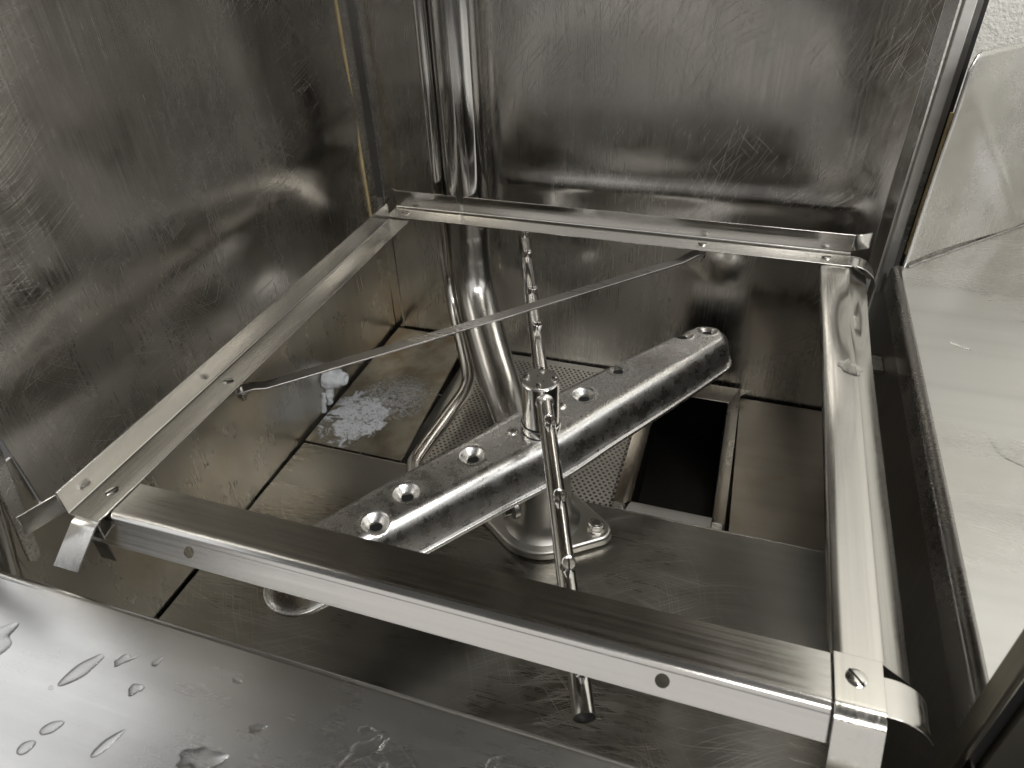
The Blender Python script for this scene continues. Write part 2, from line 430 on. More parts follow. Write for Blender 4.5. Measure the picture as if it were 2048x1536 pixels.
# ------------------------------------------------------------------ strainers and cover plates
cpl = G().prism([(-.0565, -.1765), (.0715, -.1765), (.0535, .0845), (-.0565, .0845)], -.2135, -.2115).obj('cover_plate', 'scaled', origin=(0, 0, -.2135), smooth=False, bevel=.0006)
tag(cpl, 'flat steel tank cover plate blotched with white limescale and brown stains', 'cover plate', 'tank cover plates')
cpr = G().prism([(.4405, -.1770), (.5540, -.1770), (.5540, .0840), (.4355, .0840)], -.2420, -.2400).obj('cover_plate', 'brownplate', origin=(.49, -.05, -.242), smooth=False, bevel=.0005)
tag(cpr, 'clean dark steel tank cover plate beside the square basket opening', 'cover plate', 'tank cover plates')

st = thing('perforated_strainer', 'flat perforated strainer sheet with round holes around the pipe foot', 'strainer', (.19, -.05, -.230))
def perforated():
    g = G(); px, py, r = .0066, .0048, .00165
    x0, x1, y0, y1 = .075, .314, -.176, .074
    nr = int((y1 - y0) / py); nc = int((x1 - x0) / px); idx = {}
    z = -.228
    def pt(x, y):
        key = (round(x * 1e5), round(y * 1e5))
        if key not in idx: idx[key] = len(g.v); g.v.append(V3((x, y, z)))
        return idx[key]
    for j in range(nr):
        sh = (j % 2) * px / 2
        for i in range(nc):
            cx = x0 + sh + px * (i + .5); cy = y0 + py * (j + .5)
            q = [pt(cx - px / 2, cy - py / 2), pt(cx, cy - py / 2), pt(cx + px / 2, cy - py / 2), pt(cx + px / 2, cy), pt(cx + px / 2, cy + py / 2), pt(cx, cy + py / 2), pt(cx - px / 2, cy + py / 2), pt(cx - px / 2, cy)]
            k = len(g.v)
            for a in (225, 270, 315, 0, 45, 90, 135, 180):
                g.v.append(V3((cx + r * math.cos(math.radians(a)), cy + r * math.sin(math.radians(a)), z)))
            for t_ in range(8): g.f.append((q[t_], q[(t_ + 1) % 8], k + (t_ + 1) % 8, k + t_))
    return g
mesh = perforated().obj('perforated_sheet', 'plate', st, smooth=False); mesh['kind'] = 'stuff'
G().prism([(.0600, -.1765), (.0750, -.1765), (.0750, .0850), (.0590, .0850)], -.2300, -.2284).obj('sheet_border', 'plate', st, smooth=False)
G().box((.0751, .0735, -.2300), (.3150, .0850, -.2282)).obj('sheet_border', 'plate', st, smooth=False)

bk = thing('strainer_basket', 'square sunken steel strainer basket with sloping rim', 'basket', (.376, -.05, -.30))
def frame(g, o, i, zo, zi):
    (ox0, oy0, ox1, oy1), (ix0, iy0, ix1, iy1) = o, i
    O = [(ox0, oy0, zo), (ox1, oy0, zo), (ox1, oy1, zo), (ox0, oy1, zo)]; I = [(ix0, iy0, zi), (ix1, iy0, zi), (ix1, iy1, zi), (ix0, iy1, zi)]
    for k in range(4):
        k2 = (k + 1) % 4; a, b, c, d = V3(O[k]), V3(O[k2]), V3(I[k2]), V3(I[k]); dn = V3((0, 0, -.0012))
        g.add([a, b, c, d, a + dn, b + dn, c + dn, d + dn], [(0, 1, 2, 3), (7, 6, 5, 4), (0, 4, 5, 1), (1, 5, 6, 2), (2, 6, 7, 3), (3, 7, 4, 0)])
for k in range(4):
    ox0, oy0, ox1, oy1 = .3165, -.1745, .4345, .0830; ix0, iy0, ix1, iy1 = .334, -.148, .4215, .058
    O = [(ox0, oy0), (ox1, oy0), (ox1, oy1), (ox0, oy1)]; I = [(ix0, iy0), (ix1, iy0), (ix1, iy1), (ix0, iy1)]
    k2 = (k + 1) % 4; zo = (-.2225 if k != 2 else -.2245)
    a, b, c, d = V3((*O[k], zo)), V3((*O[k2], zo)), V3((*I[k2], -.231)), V3((*I[k], -.231))
    if k in (0, 2): a.x += .014; b.x -= .014; 
    m1 = (a + d) / 2 + V3((0, 0, .0015)); m2 = (b + c) / 2 + V3((0, 0, .0015)); dn = V3((0, 0, -.0014))
    T = [a, b, m2, c, d, m1]
    if k == 2: T = [a.lerp(b, 0), b, m2, c, d, m1]
    G().add(T + [p + dn for p in T], [(0, 1, 2, 5), (5, 2, 3, 4), (11, 8, 7, 6), (10, 9, 8, 11), (0, 6, 7, 1), (1, 7, 8, 2), (2, 8, 9, 3), (3, 9, 10, 4), (4, 10, 11, 5), (5, 11, 6, 0)]).obj('basket_rim', 'strip' if k == 0 else 'tank', bk, bevel=.0004)
for (sx, sy) in ((0, 0), (1, 0)):
    x = .3165 if sx == 0 else .4205; 
    G().box((x, -.1745, -.2265), (x + .014, -.160, -.2215)).obj('rim_corner', 'trim', bk, bevel=.0025)
wlz = -.306
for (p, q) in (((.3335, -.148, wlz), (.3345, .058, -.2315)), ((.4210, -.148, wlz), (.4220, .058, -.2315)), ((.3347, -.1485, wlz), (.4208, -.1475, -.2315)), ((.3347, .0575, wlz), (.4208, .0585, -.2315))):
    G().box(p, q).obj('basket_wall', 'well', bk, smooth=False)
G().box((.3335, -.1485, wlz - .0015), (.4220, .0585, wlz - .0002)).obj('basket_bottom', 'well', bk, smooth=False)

# ------------------------------------------------------------------ pipes
rp = G().tube([(.0785, .0620, .53), (.0785, .0620, .02)] + catmull([(.0785, .0620, -.03), (.081, .056, -.075), (.0905, .040, -.115), (.120, -.004, -.158), (.160, -.062, -.193), (.200, -.130, -.200), (.235, -.190, -.196)], 8), .0258, 40)
rp = rp.obj('riser_pipe', 'pipe', origin=(.16, -.06, -.21))
tag(rp, 'thick polished riser pipe curving from the back wall to the pedestal', 'pipe', 'water pipes')
tp = G().tube([(.0405, .0645, .53), (.0405, .0645, .02)] + catmull([(.0405, .0645, -.06), (.0435, .0625, -.105), (.055, .045, -.142), (.078, .010, -.172), (.0955, -.020, -.193), (.1005, -.045, -.200), (.0985, -.09, -.201), (.0935, -.165, -.201), (.0955, -.192, -.202), (.115, -.210, -.202), (.20, -.222, -.202)], 8), .0088, 24)
tp = tp.obj('rinse_pipe', 'polish', origin=(.1, -.1, -.212))
tag(tp, 'thin rinse water pipe running beside the thick riser and bending forward', 'pipe', 'water pipes')

# ------------------------------------------------------------------ pedestal
AX, AY = .2537, -.222
pd = thing('arm_pedestal', 'cast steel pedestal with two-bolt flange under the spray arms', 'pedestal', (AX, AY, ZD))
def hull_flange():
    c = []
    for cx, r in ((0, .049), (.0575, .0150), (-.0575, .0150)):
        for k in range(48):
            a = 2 * math.pi * k / 48; c.append((cx + r * math.cos(a), r * math.sin(a) * (1.0 if cx == 0 else 1.0)))
    c = sorted(set(c)); 
    def half(ps):
        h = []
        for p in ps:
            while len(h) > 1 and (h[-1][0] - h[-2][0]) * (p[1] - h[-2][1]) - (h[-1][1] - h[-2][1]) * (p[0] - h[-2][0]) <= 0: h.pop()
            h.append(p)
        return h[:-1]
    return [(AX + x, AY + y) for x, y in half(c) + half(c[::-1])]
G().prism(hull_flange(), ZD + .0008, ZD + .0125).obj('flange', 'cast', pd, bevel=.003, segs=3)
G().lathe([(.040, ZD + .0122), (.0365, ZD + .0155), (.0325, ZD + .021), (.0305, ZD + .030), (.0295, ZD + .05), (.029, -.125), (.0, -.125)], 40, Matrix.Translation((AX, AY, 0))).obj('column', 'cast', pd)
for s in (1, -1):
    bx = AX + .0565 * s
    b = G().lathe([(0, 0), (.0092, 0), (.0092, .0016), (0, .0016)], 24, at((bx, AY, ZD + .0126))).obj('washer', 'trim', pd)
    hexp = [(bx + .0078 * math.cos(math.radians(60 * k + 12)), AY + .0078 * math.sin(math.radians(60 * k + 12))) for k in range(6)]
    bo = G().prism(hexp, ZD + .0143, ZD + .0202).obj('bolt', 'trim', pd, bevel=.0007)
    G().lathe([(.0048, 0), (.0042, .0006), (0, .0006)], 16, at((bx, AY, ZD + .0203))).obj('bolt_mark', 'brace', bo)
dr = V3((-.80, -.60, 0)).normalized(); c0 = V3((AX, AY, -.176)) + dr * .026
G().lathe([(0, 0), (.0135, 0), (.0135, .006), (.012, .0075), (0, .0075)], 30, at(c0, dr)).obj('plug_collar', 'cast', pd)
mt = at(c0 + dr * .0075, dr); hx = [mt @ V3((.0098 * math.cos(math.radians(60 * k)), .0098 * math.sin(math.radians(60 * k)), z)) for z in (0, .008) for k in range(6)]
G().add(hx, [tuple(range(6))[::-1], tuple(range(6, 12))] + [(k, (k + 1) % 6, 6 + (k + 1) % 6, 6 + k) for k in range(6)]).obj('plug', 'polish', pd, bevel=.0006)
G().tube(catmull([(.192, -.117, -.199), (.205, -.138, -.196), (.222, -.168, -.178), (.238, -.195, -.150)], 6), lambda i: .0295 + .001 * math.sin(i), 32).obj('elbow', 'cast', pd)

# ------------------------------------------------------------------ wash arm
TH = math.radians(55.7); U = V3((math.cos(TH), math.sin(TH), 0)); W = V3((-U.y, U.x, 0)); ZT = -.0825
wa = thing('wash_sprayer', 'large pitted steel wash arm with countersunk spray holes lying diagonally', 'spray arm', (AX, AY, -.127))
AO = V3((AX, AY, 0)) + W * .0075
def armp(u, v, z): return AO + U * u + W * v + V3((0, 0, z))
HOLES = [(.0643, .0039), (.1216, .0150), (.2214, .0169), (.2500, .0062), (-.0708, .0022), (-.1407, -.0003), (-.1774, -.0122), (-.232, .004)]
SPL = .2440
def halfw(u):
    a = abs(u)
    return .0398 - .0095 * (a / SPL) ** 2.2 + .0036 * math.exp(-(a / .050) ** 2)
PROF = [(1.0, -.0388), (1.0, -.0372), (.992, -.0365), (.955, -.0362), (.915, -.0367), (.898, -.0360), (.887, -.0340), (.876, -.0308), (.862, -.0268), (.845, -.0226), (.824, -.0186), (.800, -.0149),
        (.772, -.0116), (.740, -.0087), (.705, -.0063), (.668, -.0044), (.630, -.0029), (.590, -.0018), (.550, -.0010), (.510, -.0005), (.470, -.0001)] + [(.45 - .45 * i / 18, 0) for i in range(0, 18)]
def arm_mesh():
    g = G(); ring = []
    ns = 330
    for i in range(ns + 1): ring.append((-SPL + 2 * SPL * i / ns, -1.0, 0.0))
    for i in range(1, 36): a = -math.pi / 2 + math.pi * i / 36; ring.append((SPL, math.sin(a), math.cos(a)))
    for i in range(ns + 1): ring.append((SPL - 2 * SPL * i / ns, 1.0, 0.0))
    for i in range(1, 36): a = math.pi / 2 + math.pi * i / 36; ring.append((-SPL, math.sin(a), math.cos(a)))
    n = len(ring)
    for fr, z in PROF:
        for (u, sv, su) in ring:
            w = halfw(u) * fr
            uu, vv = u + su * w, sv * w
            zz = z + ZT
            edge = abs(uu) / (SPL + .03); zz -= .004 * edge ** 4 * min(1, max(0, (.88 - fr) / .25))
            for (hu, hv) in HOLES:
                r = math.hypot(uu - hu, vv - hv)
                if r < .0150:
                    t = max(0, 1 - r / .0112); zz -= .0052 * min(1, t * 1.75) ** .85 if t > 0 else 0
                    zz += .0005 * math.exp(-((r - .0120) / .0011) ** 2)
            rr = math.hypot(uu, vv)
            g.v.append(armp(uu, vv, zz))
    m = len(PROF)
    for j in range(m - 1):
        for i in range(n): g.f.append((j * n + i, j * n + (i + 1) % n, (j + 1) * n + (i + 1) % n, (j + 1) * n + i))
    # close the spine
    last = (m - 1) * n
    for i in range(ns):
        a, b = last + i, last + i + 1
        c, d = last + ns + 35 + (ns - i), last + ns + 35 + (ns - i - 1)
        g.f.append((a, b, d, c))
    for base, cnt in ((ns, 36), (2 * ns + 36, 36)):
        loop = [last + (base + q) % n for q in range(cnt + 1)]
        g.f.append(tuple(loop))
    return g
body = arm_mesh().obj('arm_shell', 'arm', wa, auto=60)
G().prism([tuple(armp(u * 1.0, v, 0))[:2] for u, v in ([(-SPL + .001 * i, -halfw(-SPL) * .99) for i in (0,)] + [(SPL * (i / 30 - 1), -halfw(SPL * (i / 30 - 1)) * .97) for i in range(0, 61)] + [(SPL + .96 * halfw(SPL) * math.sin(math.pi * i / 16), -.96 * halfw(SPL) * math.cos(math.pi * i / 16)) for i in range(1, 16)] + [(SPL * (1 - i / 30), halfw(SPL * (1 - i / 30)) * .97) for i in range(0, 61)] + [(-SPL - .96 * halfw(SPL) * math.sin(math.pi * i / 16), .96 * halfw(SPL) * math.cos(math.pi * i / 16)) for i in range(1, 16)])][1:], ZT - .0415, ZT - .0386).obj('arm_base', 'arm', wa)
slot = None
for i, (hu, hv) in enumerate(HOLES):
    pts = []
    ang = math.radians(-35 if i < 4 else -25)
    for k in range(24):
        a = 2 * math.pi * k / 24; q = (.0034 * math.cos(a) + (.0019 if math.cos(a) > 0 else -.0019), .0036 * math.sin(a))
        ca, sa = math.cos(ang), math.sin(ang); du, dv = q[0] * ca - q[1] * sa - .0004, q[0] * sa + q[1] * ca - .0012
        p = armp(hu + du, hv + dv, 0); pts.append((p.x, p.y))
    ez = ZT - .004 * (abs(hu) / (SPL + .03)) ** 4
    G().prism(pts, ez - .0056, ez - .0046).obj('spray_hole', 'void', wa, smooth=False)
for (su, sv) in ((.0357, .0043), (-.0237, .0043)):
    p = armp(su, sv, ZT)
    sc_ = G().lathe([(.0052, 0), (.0052, .0006), (.0042, .0018), (.0022, .0026), (0, .0028)], 20, at(p)).obj('screw', 'trim', wa)
    G().box((p.x - .0014, p.y - .0005, p.z + .0023), (p.x + .0014, p.y + .0005, p.z + .0030)).obj('screw_slot', 'void', sc_, smooth=False)

# ------------------------------------------------------------------ rinse arm
ra = thing('rinse_sprayer', 'slim polished rinse arm with small stub nozzles and cylindrical hub on top', 'spray arm', (AX, AY, ZT))
hub = G().lathe([(.0, -.0272), (.0160, -.0272), (.0168, -.0280), (.0170, -.030), (.0170, -.0700), (.0172, -.0725), (.0160, -.0728), (.0160, -.0790), (0, -.0790)], 44, Matrix.Translation((AX, AY, 0))).obj('hub', 'polish', ra)
G().lathe([(0, -.0270), (.0161, -.0270), (.0163, -.0264), (.0158, -.0258), (0, -.0258)], 40, Matrix.Translation((AX, AY, 0))).obj('hub_cap', 'brace', hub)
G().lathe([(.0168, -.0760), (.0176, -.0745), (.0186, -.0752), (.0190, -.0775), (.0186, -.0815), (.0168, -.0815), (.0168, -.0760)], 40, Matrix.Translation((AX, AY, 0))).obj('hub_collar', 'polish', ra)
G().lathe([(.0162, -.0805), (.0176, -.0770), (.0176, -.0740), (.0162, -.0735), (.0162, -.0805)], 40, Matrix.Translation((AX, AY, 0))).obj('hub_seal', 'rubber', ra)
for k in range(4):
    a = math.radians(8 + 90 * k); p = V3((AX + .0122 * math.cos(a), AY + .0122 * math.sin(a), -.0258))
    cs = G().lathe([(.0031, 0), (.0031, .0010), (.0025, .0024), (.0012, .0030), (0, .0031)], 16, at(p)).obj('cap_screw', 'polish', hub)
    G().box((p.x - .0016, p.y - .0003, p.z + .0024), (p.x + .0016, p.y + .0003, p.z + .0033)).obj('screw_slot', 'void', cs, smooth=False)
for q in ((-.003, .003), (.004, -.003)):
    G().lathe([(.0008, 0), (0, .0001)], 8, at((AX + q[0], AY + q[1], -.0257))).obj('cap_pinhole', 'void', hub)
EB = V3((.1500, .0600, -.0330)); EF = V3((.3615, -.5000, -.0455)); CN = (EB + EF) / 2
for end in (EB, EF):
    d = (end - CN).normalized(); s0 = CN + d * .0155
    path = [s0.lerp(end, i / 12) for i in range(13)]
    tb = G().tube(path, .0069, 28, cap=False)
    tb.tube([p - d * .0002 for p in path[::-1]], .0060, 28, cap=False)
    k1 = 12 * 28; k2 = 13 * 28
    tb.f += [(k1 + i, k1 + (i + 1) % 28, k2 + (28 - (i + 1)) % 28, k2 + (28 - i) % 28) for i in range(0)]
    tube_o = tb.obj('rinse_tube', 'polish', ra)
    G().lathe([(.0063, 0), (.0070, 0), (.0070, -.0008), (.0063, -.0008), (.0063, 0)], 28, at(end, d)).obj('tube_rim', 'polish', tube_o)
    G().lathe([(0, -.004), (.0061, -.004)], 24, at(end, d)).obj('tube_inside_shade', 'void', tube_o)  # black disc: shade inside the open tube put into the colour
    G().lathe([(.0069, 0), (.0082, .0002), (.0086, .0016), (.0078, .0030), (.0070, .0036)], 28, at(CN + d * .0162, d)).obj('weld_ring', 'trim', tube_o)
NOZ = [(.012, 1), (.098, 1), (.352, 1), (.5865, -1), (.7275, -1), (.8305, -1), (.955, -1), (.235, 1)]
along = (EF - EB).normalized()
for k, (t, sg) in enumerate(NOZ):
    c = EB.lerp(EF, t)
    axis = (V3((.16, -.04, 1)) + along * (-.06 if sg > 0 else .16)).normalized()
    ex = (along - axis * along.dot(axis)).normalized(); ey = axis.cross(ex)
    b0 = c + axis * .0020
    m = Matrix(((ex.x, ey.x, axis.x, b0.x), (ex.y, ey.y, axis.y, b0.y), (ex.z, ey.z, axis.z, b0.z), (0, 0, 0, 1)))
    no = G().lathe([(.0051, 0), (.0051, .0108), (.0048, .0112), (.0044, .0110), (.0043, .0100), (0, .0103)], 28, m).obj('nozzle', 'polish', ra)
    g = G().box((-.0030, -.00055, .0099), (.0046, .00055, .0106)); g.box((.0040, -.00055, .0066), (.00525, .00055, .0114))
    g.v = [m @ v for v in g.v]; g.obj('nozzle_slit', 'void', no, smooth=False)

# ------------------------------------------------------------------ rack guide frame
TK = .0012
rg = thing('rack_guide_frame', 'square stainless steel rack guide frame of bent angle rails', 'rack guide', (.25, -.22, -.004))
def bend2(p0, c, p1, r=.0036, n=7):
    """polyline with a rounded corner"""
    p0, c, p1 = V3(p0), V3(c), V3(p1); a = (p0 - c).normalized(); b = (p1 - c).normalized()
    s, e = c + a * r, c + b * r
    return [p0] + [s.lerp(c, t).lerp(c.lerp(e, t), t) for t in [i / n for i in range(n + 1)]] + [p1]
# left rail
g = G()
g.ribbon(bend2((0, -.489, .0210), (0, -.489, 0), (.0262, -.489, 0)), (0, .491, 0), TK, 1)
left = g.obj('guide_rail', 'rail_y', rg, bevel=.0003)
left['label'] = 'rail along the side wall with upright outer flange'
G().ribbon(bend2((.0070, -.4885, -.0004), (.0070, -.4915, -.0004), (.0070, -.5165, -.0180), .004, 6), (.0198, 0, 0), TK, 1).obj('bent_tab', 'rail_y', left, bevel=.0003)
G().ribbon([(.0000, -.4892, .0035), (-.0018, -.4935, .0035), (-.0085, -.5130, .0035)], (0, 0, .0165), TK, -1).obj('bent_tab', 'rail_y', left, bevel=.0003)
G().ribbon([(.0120, -.4890, -.0020), (.0120, -.4895, -.0380)], (.0130, 0, 0), TK, 1).obj('support_leg', 'brace', left, bevel=.0003)
# right rail: dented flat with rolled inner lip and outer ramp
def right_rail():
    prof = [(.4836, -.0085), (.4836, -.0020), (.4842, -.0005), (.4856, 0), (.490, 0), (.495, 0), (.500, 0), (.5045, 0), (.5083, 0), (.5090, -.0003), (.5096, -.0008), (.5130, -.0032), (.5170, -.0058), (.5215, -.0092), (.5255, -.0122)]
    g = G(); N = 120; rows = []
    for i in range(N + 1):
        y = .020 - i / N * .470
        dent = math.exp(-((y + .085) / .055) ** 2)
        row = []
        for k, (x, z) in enumerate(prof):
            xx, zz = x, z
            if y < -.4475 and k < 3: zz = max(zz, -.0016)
            s = (x - .4836) / .042
            if k > 3:
                zz -= dent * .0068 * math.exp(-((s - .62) / .22) ** 2)
                zz += dent * .0018 * math.exp(-((s - .95) / .2) ** 2)
                xx += .0040 * math.exp(-((y - .02) / .08) ** 2) * s
            zz += .0005 * nz((x * 2, y, 3), 12)
            row.append(V3((xx, y, zz)))
        rows.append(row)
    n = len(prof)
    for row in rows: g.v += row
    for row in rows:
        for k in range(n):
            a = row[max(0, k - 1)]; b = row[min(n - 1, k + 1)]; t = (b - a).normalized(); nn = V3((t.z, 0, -t.x))
            g.v.append(row[k] + (nn if nn.z < 0 or k < 2 else -nn) * TK)
    m = (N + 1) * n
    for i in range(N):
        for k in range(n - 1):
            a = i * n + k; g.f.append((a, a + 1, a + n + 1, a + n)); g.f.append((m + a, m + a + n, m + a + n + 1, m + a + 1))
        a = i * n; g.f.append((a, a + n, m + a + n, m + a)); a = i * n + n - 1; g.f.append((a, m + a, m + a + n, a + n))
    for k in range(n - 1):
        g.f.append((k, m + k, m + k + 1, k + 1)); a = N * n + k; g.f.append((a, a + 1, m + a + 1, m + a))
    return g
rr = right_rail().obj('guide_rail', 'rail_y', rg, auto=24)
rr['label'] = 'dented rail beside the side table with sloping outer edge'
G().ribbon(bend2((.4842, -.4490, -.0002), (.4842, -.4835, -.0002), (.4842, -.5080, -.0320), .008, 8), (.0243, 0, 0), TK, 1).obj('bent_tab', 'rail_y', rr, bevel=.0003)
# back rail
g = G()
g.ribbon(bend2((-.0060, .0365, .0225), (-.0060, .0365, .0015), (-.0060, .0085, .0015)), (.5190, 0, 0), TK, -1)
back = g.obj('guide_rail', 'rail', rg, bevel=.0003)
back['label'] = 'rail along the back wall with tall upright flange'
g = G().ribbon([(-.0060, .0375, .0050), (-.0130, .0415, .0050)], (0, 0, .0180), TK, 1); g.obj('bent_tab', 'rail', back, bevel=.0003)
g = G().ribbon([(.5130, .0366, .0050), (.5190, .0375, .0055), (.5300, .0445, .0060)], (0, 0, .0175), TK, -1); g.obj('bent_tab', 'rail', back, bevel=.0003)
cur = [(.5125, .0090, .0015)] + [(x, .0090, z) for x, z in arc((.5160, -.0220), .0235, math.radians(90), math.radians(4), 14)] + [(.5385, .0090, -.0450)]
G().ribbon(cur, (0, .0230, 0), TK, -1).obj('curled_end', 'rail', back, bevel=.0003)
# front rail with two drilled holes in its apron
APD = V3((0, -.62, -.785)).normalized()          # apron slopes forward and down
APN = V3((0, -.785, .62)).normalized(); AP0 = V3((0, -.4800, -.0022))
def apron_pt(x, l, t=0.0): return AP0 + V3((x, 0, 0)) + APD * l - APN * t
def drilled_apron():
    g = G(); hs = [(.093, .0102), (.400, .0102)]; l0, l1 = .0042, .0190; r = .0040; ts = (0.0, TK)
    xs = [.0140]
    for h in hs: xs += [h[0] - .009, h[0] + .009]
    xs += [.4840]
    for t in ts:
        for i in range(0, len(xs) - 1, 2):
            g.add([apron_pt(xs[i], l0, t), apron_pt(xs[i + 1], l0, t), apron_pt(xs[i + 1], l1, t), apron_pt(xs[i], l1, t)], [(0, 1, 2, 3)])
    for (hx, hl) in hs:
        lm = (l0 + l1) / 2
        sq = [(hx - .009, l0), (hx, l0), (hx + .009, l0), (hx + .009, lm), (hx + .009, l1), (hx, l1), (hx - .009, l1), (hx - .009, lm)]
        outer = []
        for i in range(8):
            a, b = sq[i], sq[(i + 1) % 8]; outer += [a, ((a[0] + b[0]) / 2, (a[1] + b[1]) / 2)]
        inner = [(hx + r * math.cos(math.radians(225 + 22.5 * i)), hl + r * math.sin(math.radians(225 + 22.5 * i))) for i in range(16)]
        ring = [(i, (i + 1) % 16, 16 + (i + 1) % 16, 16 + i) for i in range(16)]
        for t in ts: g.add([apron_pt(x, l, t) for x, l in outer + inner], ring)
        g.add([apron_pt(x, l, 0) for x, l in inner] + [apron_pt(x, l, TK) for x, l in inner], ring)
    g.add([apron_pt(.0140, l1), apron_pt(.4840, l1), apron_pt(.4840, l1, TK), apron_pt(.0140, l1, TK)], [(0, 1, 2, 3)])
    for x in (.0140, .4840): g.add([apron_pt(x, l0), apron_pt(x, l1), apron_pt(x, l1, TK), apron_pt(x, l0, TK)], [(0, 1, 2, 3)])
    return g
top_end = V3((.0140, -.4755, -.0018)); e1 = apron_pt(.0140, .0042)
cv = [top_end.lerp(V3((.0140, -.4808, -.0018)), t).lerp(V3((.0140, -.4808, -.0018)).lerp(e1, t), t) for t in [k / 6 for k in range(7)]]
g = G().ribbon([V3((.0140, -.4500, -.0018))] + cv, (.4690, 0, 0), TK, 1)
front = g.obj('guide_rail', 'rail', rg, bevel=.0)
front['label'] = 'front rail with a downturned apron drilled twice'
drilled_apron().obj('apron', 'rail', front, smooth=False)
G().box((.0262, -.4785, -.0030), (.0270, -.4520, -.0019)).obj('rail_shim', 'rubber', front)
cur = [(.4835, -.4785, -.0016), (.5085, -.4785, -.0016)] + [(x, -.4785, z) for x, z in arc((.5110, -.0270), .0254, math.radians(85), math.radians(22), 14)]
G().ribbon(cur, (0, .0225, 0), TK, -1).obj('curled_end', 'rail', front, bevel=.0003)
# screws
scr0 = None
def slotted(p, r, ang, par, tilt=(0, 0, 1)):
    global scr0
    o = G().lathe([(r, 0), (r, .0006), (r * .86, .0013), (r * .5, .0017), (0, .0018)], 26, at(p, tilt)).obj('screw', 'polish', par)
    m = at(p, tilt) @ Matrix.Rotation(ang, 4, 'Z')
    q = G().box((-r * .92, -.00055, .0012), (r * .92, .00055, .00195)); q.v = [m @ v for v in q.v]
    q.obj('screw_slot', 'void', o, smooth=False)
slotted((.0140, -.4630, .0001), .0050, math.radians(70), left)
slotted((.0140, -.3300, .0001), .0046, math.radians(20), left)
slotted((.4950, -.4625, .0001), .0058, math.radians(-50), rr)
for x in (.0140, .3640, .4890): slotted((x, .0205, .0016), .0048, math.radians(15), back)
# cross brace
p0, p1 = V3((.0160, -.3275, -.0100)), V3((.3660, .0190, -.0040)); dd = (p1 - p0).normalized(); sd = V3((dd.y, -dd.x, 0)).normalized()
path = [p0, p0 + dd * .014 + V3((0, 0, .0)), p0 + dd * .024 + V3((0, 0, -.0030)), p0.lerp(p1, .5) + V3((0, 0, -.0045)), p1 - dd * .030 + V3((0, 0, -.0035)), p1 - dd * .012, p1]
path = [p - sd * .0058 for p in path]
br = G().ribbon(path, sd * .0116, .0020, 1).obj('cross_brace', 'brace', rg, bevel=.0004)
br['label'] = 'thin dark flat bar crossing the frame corner'
for p in (p0 + dd * .004, p1 - dd * .002):
    q = [(p.x + .0048 * math.cos(math.radians(60 * k + 10)), p.y + .0048 * math.sin(math.radians(60 * k + 10))) for k in range(6)]
    n_ = G().prism(q, p.z - .0075, p.z - .0030).obj('brace_nut', 'polish', rg, bevel=.0004)
    G().tube([(p.x, p.y, p.z - .0115), (p.x, p.y, p.z + .003)], .0020, 12).obj('bolt_end', 'polish', n_)

# ------------------------------------------------------------------ crusted side nozzle
cn = thing('wall_spout', 'small wall spout crusted with white limescale and dripping down the wall', 'spout', (-.058, -.105, -.21))
def lumpy(g, amp, s):
    g.v = [v + V3((nz(v, s), nz(v + V3((7, 0, 0)), s), nz(v + V3((0, 7, 0)), s))) * amp for v in g.v]; return g
axn = V3((1, .12, -.05)).normalized()
pr = [(0, -.002), (.0130, -.002), (.0140, .001), (.0140, .006), (.0128, .0085), (.0112, .0095), (.0108, .015), (.0092, .017), (.0080, .0175), (.0078, .021), (.0070, .0228), (.0048, .0230), (.0040, .0215), (.0038, .016), (0, .0155)]
lumpy(G().lathe([(r_ * 1.08, z_ * 1.1) for r_, z_ in pr], 40, at((-.0585, -.105, -.168), axn)), .0011, 130).obj('spout_body', 'crust', cn, auto=70)
G().lathe([(0, 0), (.0034, .0)], 16, at(V3((-.0585, -.105, -.168)) + axn * .0180, axn)).obj('spout_mouth', 'void', cn)
def drip(path, rs, nm):
    g = G().tube(catmull(path, 6), lambda i: rs[min(len(rs) - 1, i // 6)], 14); lumpy(g, .0016, 190).obj(nm, 'crust', cn, auto=80)
drip([(-.0555, -.108, -.178), (-.0560, -.110, -.187), (-.0570, -.112, -.196), (-.0580, -.113, -.206)], [.0052, .0050, .0038, .0024], 'scale_drip')
drip([(-.0585, -.119, -.184), (-.0590, -.122, -.196), (-.0592, -.127, -.209)], [.0030, .0032, .0030], 'scale_drip')

# ------------------------------------------------------------------ front table
ft = thing('front_table', 'wet stainless steel feed table with water drops in front of the machine', 'table', (.2, -.8, -.03))
def ft_f(u, v):
    x = -.35 + u * .86; y = -1.25 + v * .71
    e = min(1, max(0, (y + .60) / .06))
    return (x, y, -.0050 + .0009 * nz((x, y, 5), 5) - .0022 * e * e * (1 if v < 1 else 1) * max(0, 1 - abs(x - .02) / .16) + .0015 * math.exp(-((x - .06) / .05) ** 2) * e)
sheet('table_top', ft_f, 80, 110, 'table', ft, (0, 0, -.0015))
g = G()
prof = [(-.5402, -.0056)] + arc((-.5400, -.0110), .0055, math.radians(85), math.radians(-20), 7) + [(-.5340, -.030)]
g.ribbon([(-.35, y, z) for y, z in prof], (.86, 0, 0), .0012, 1)
g.obj('table_edge', 'table', ft)

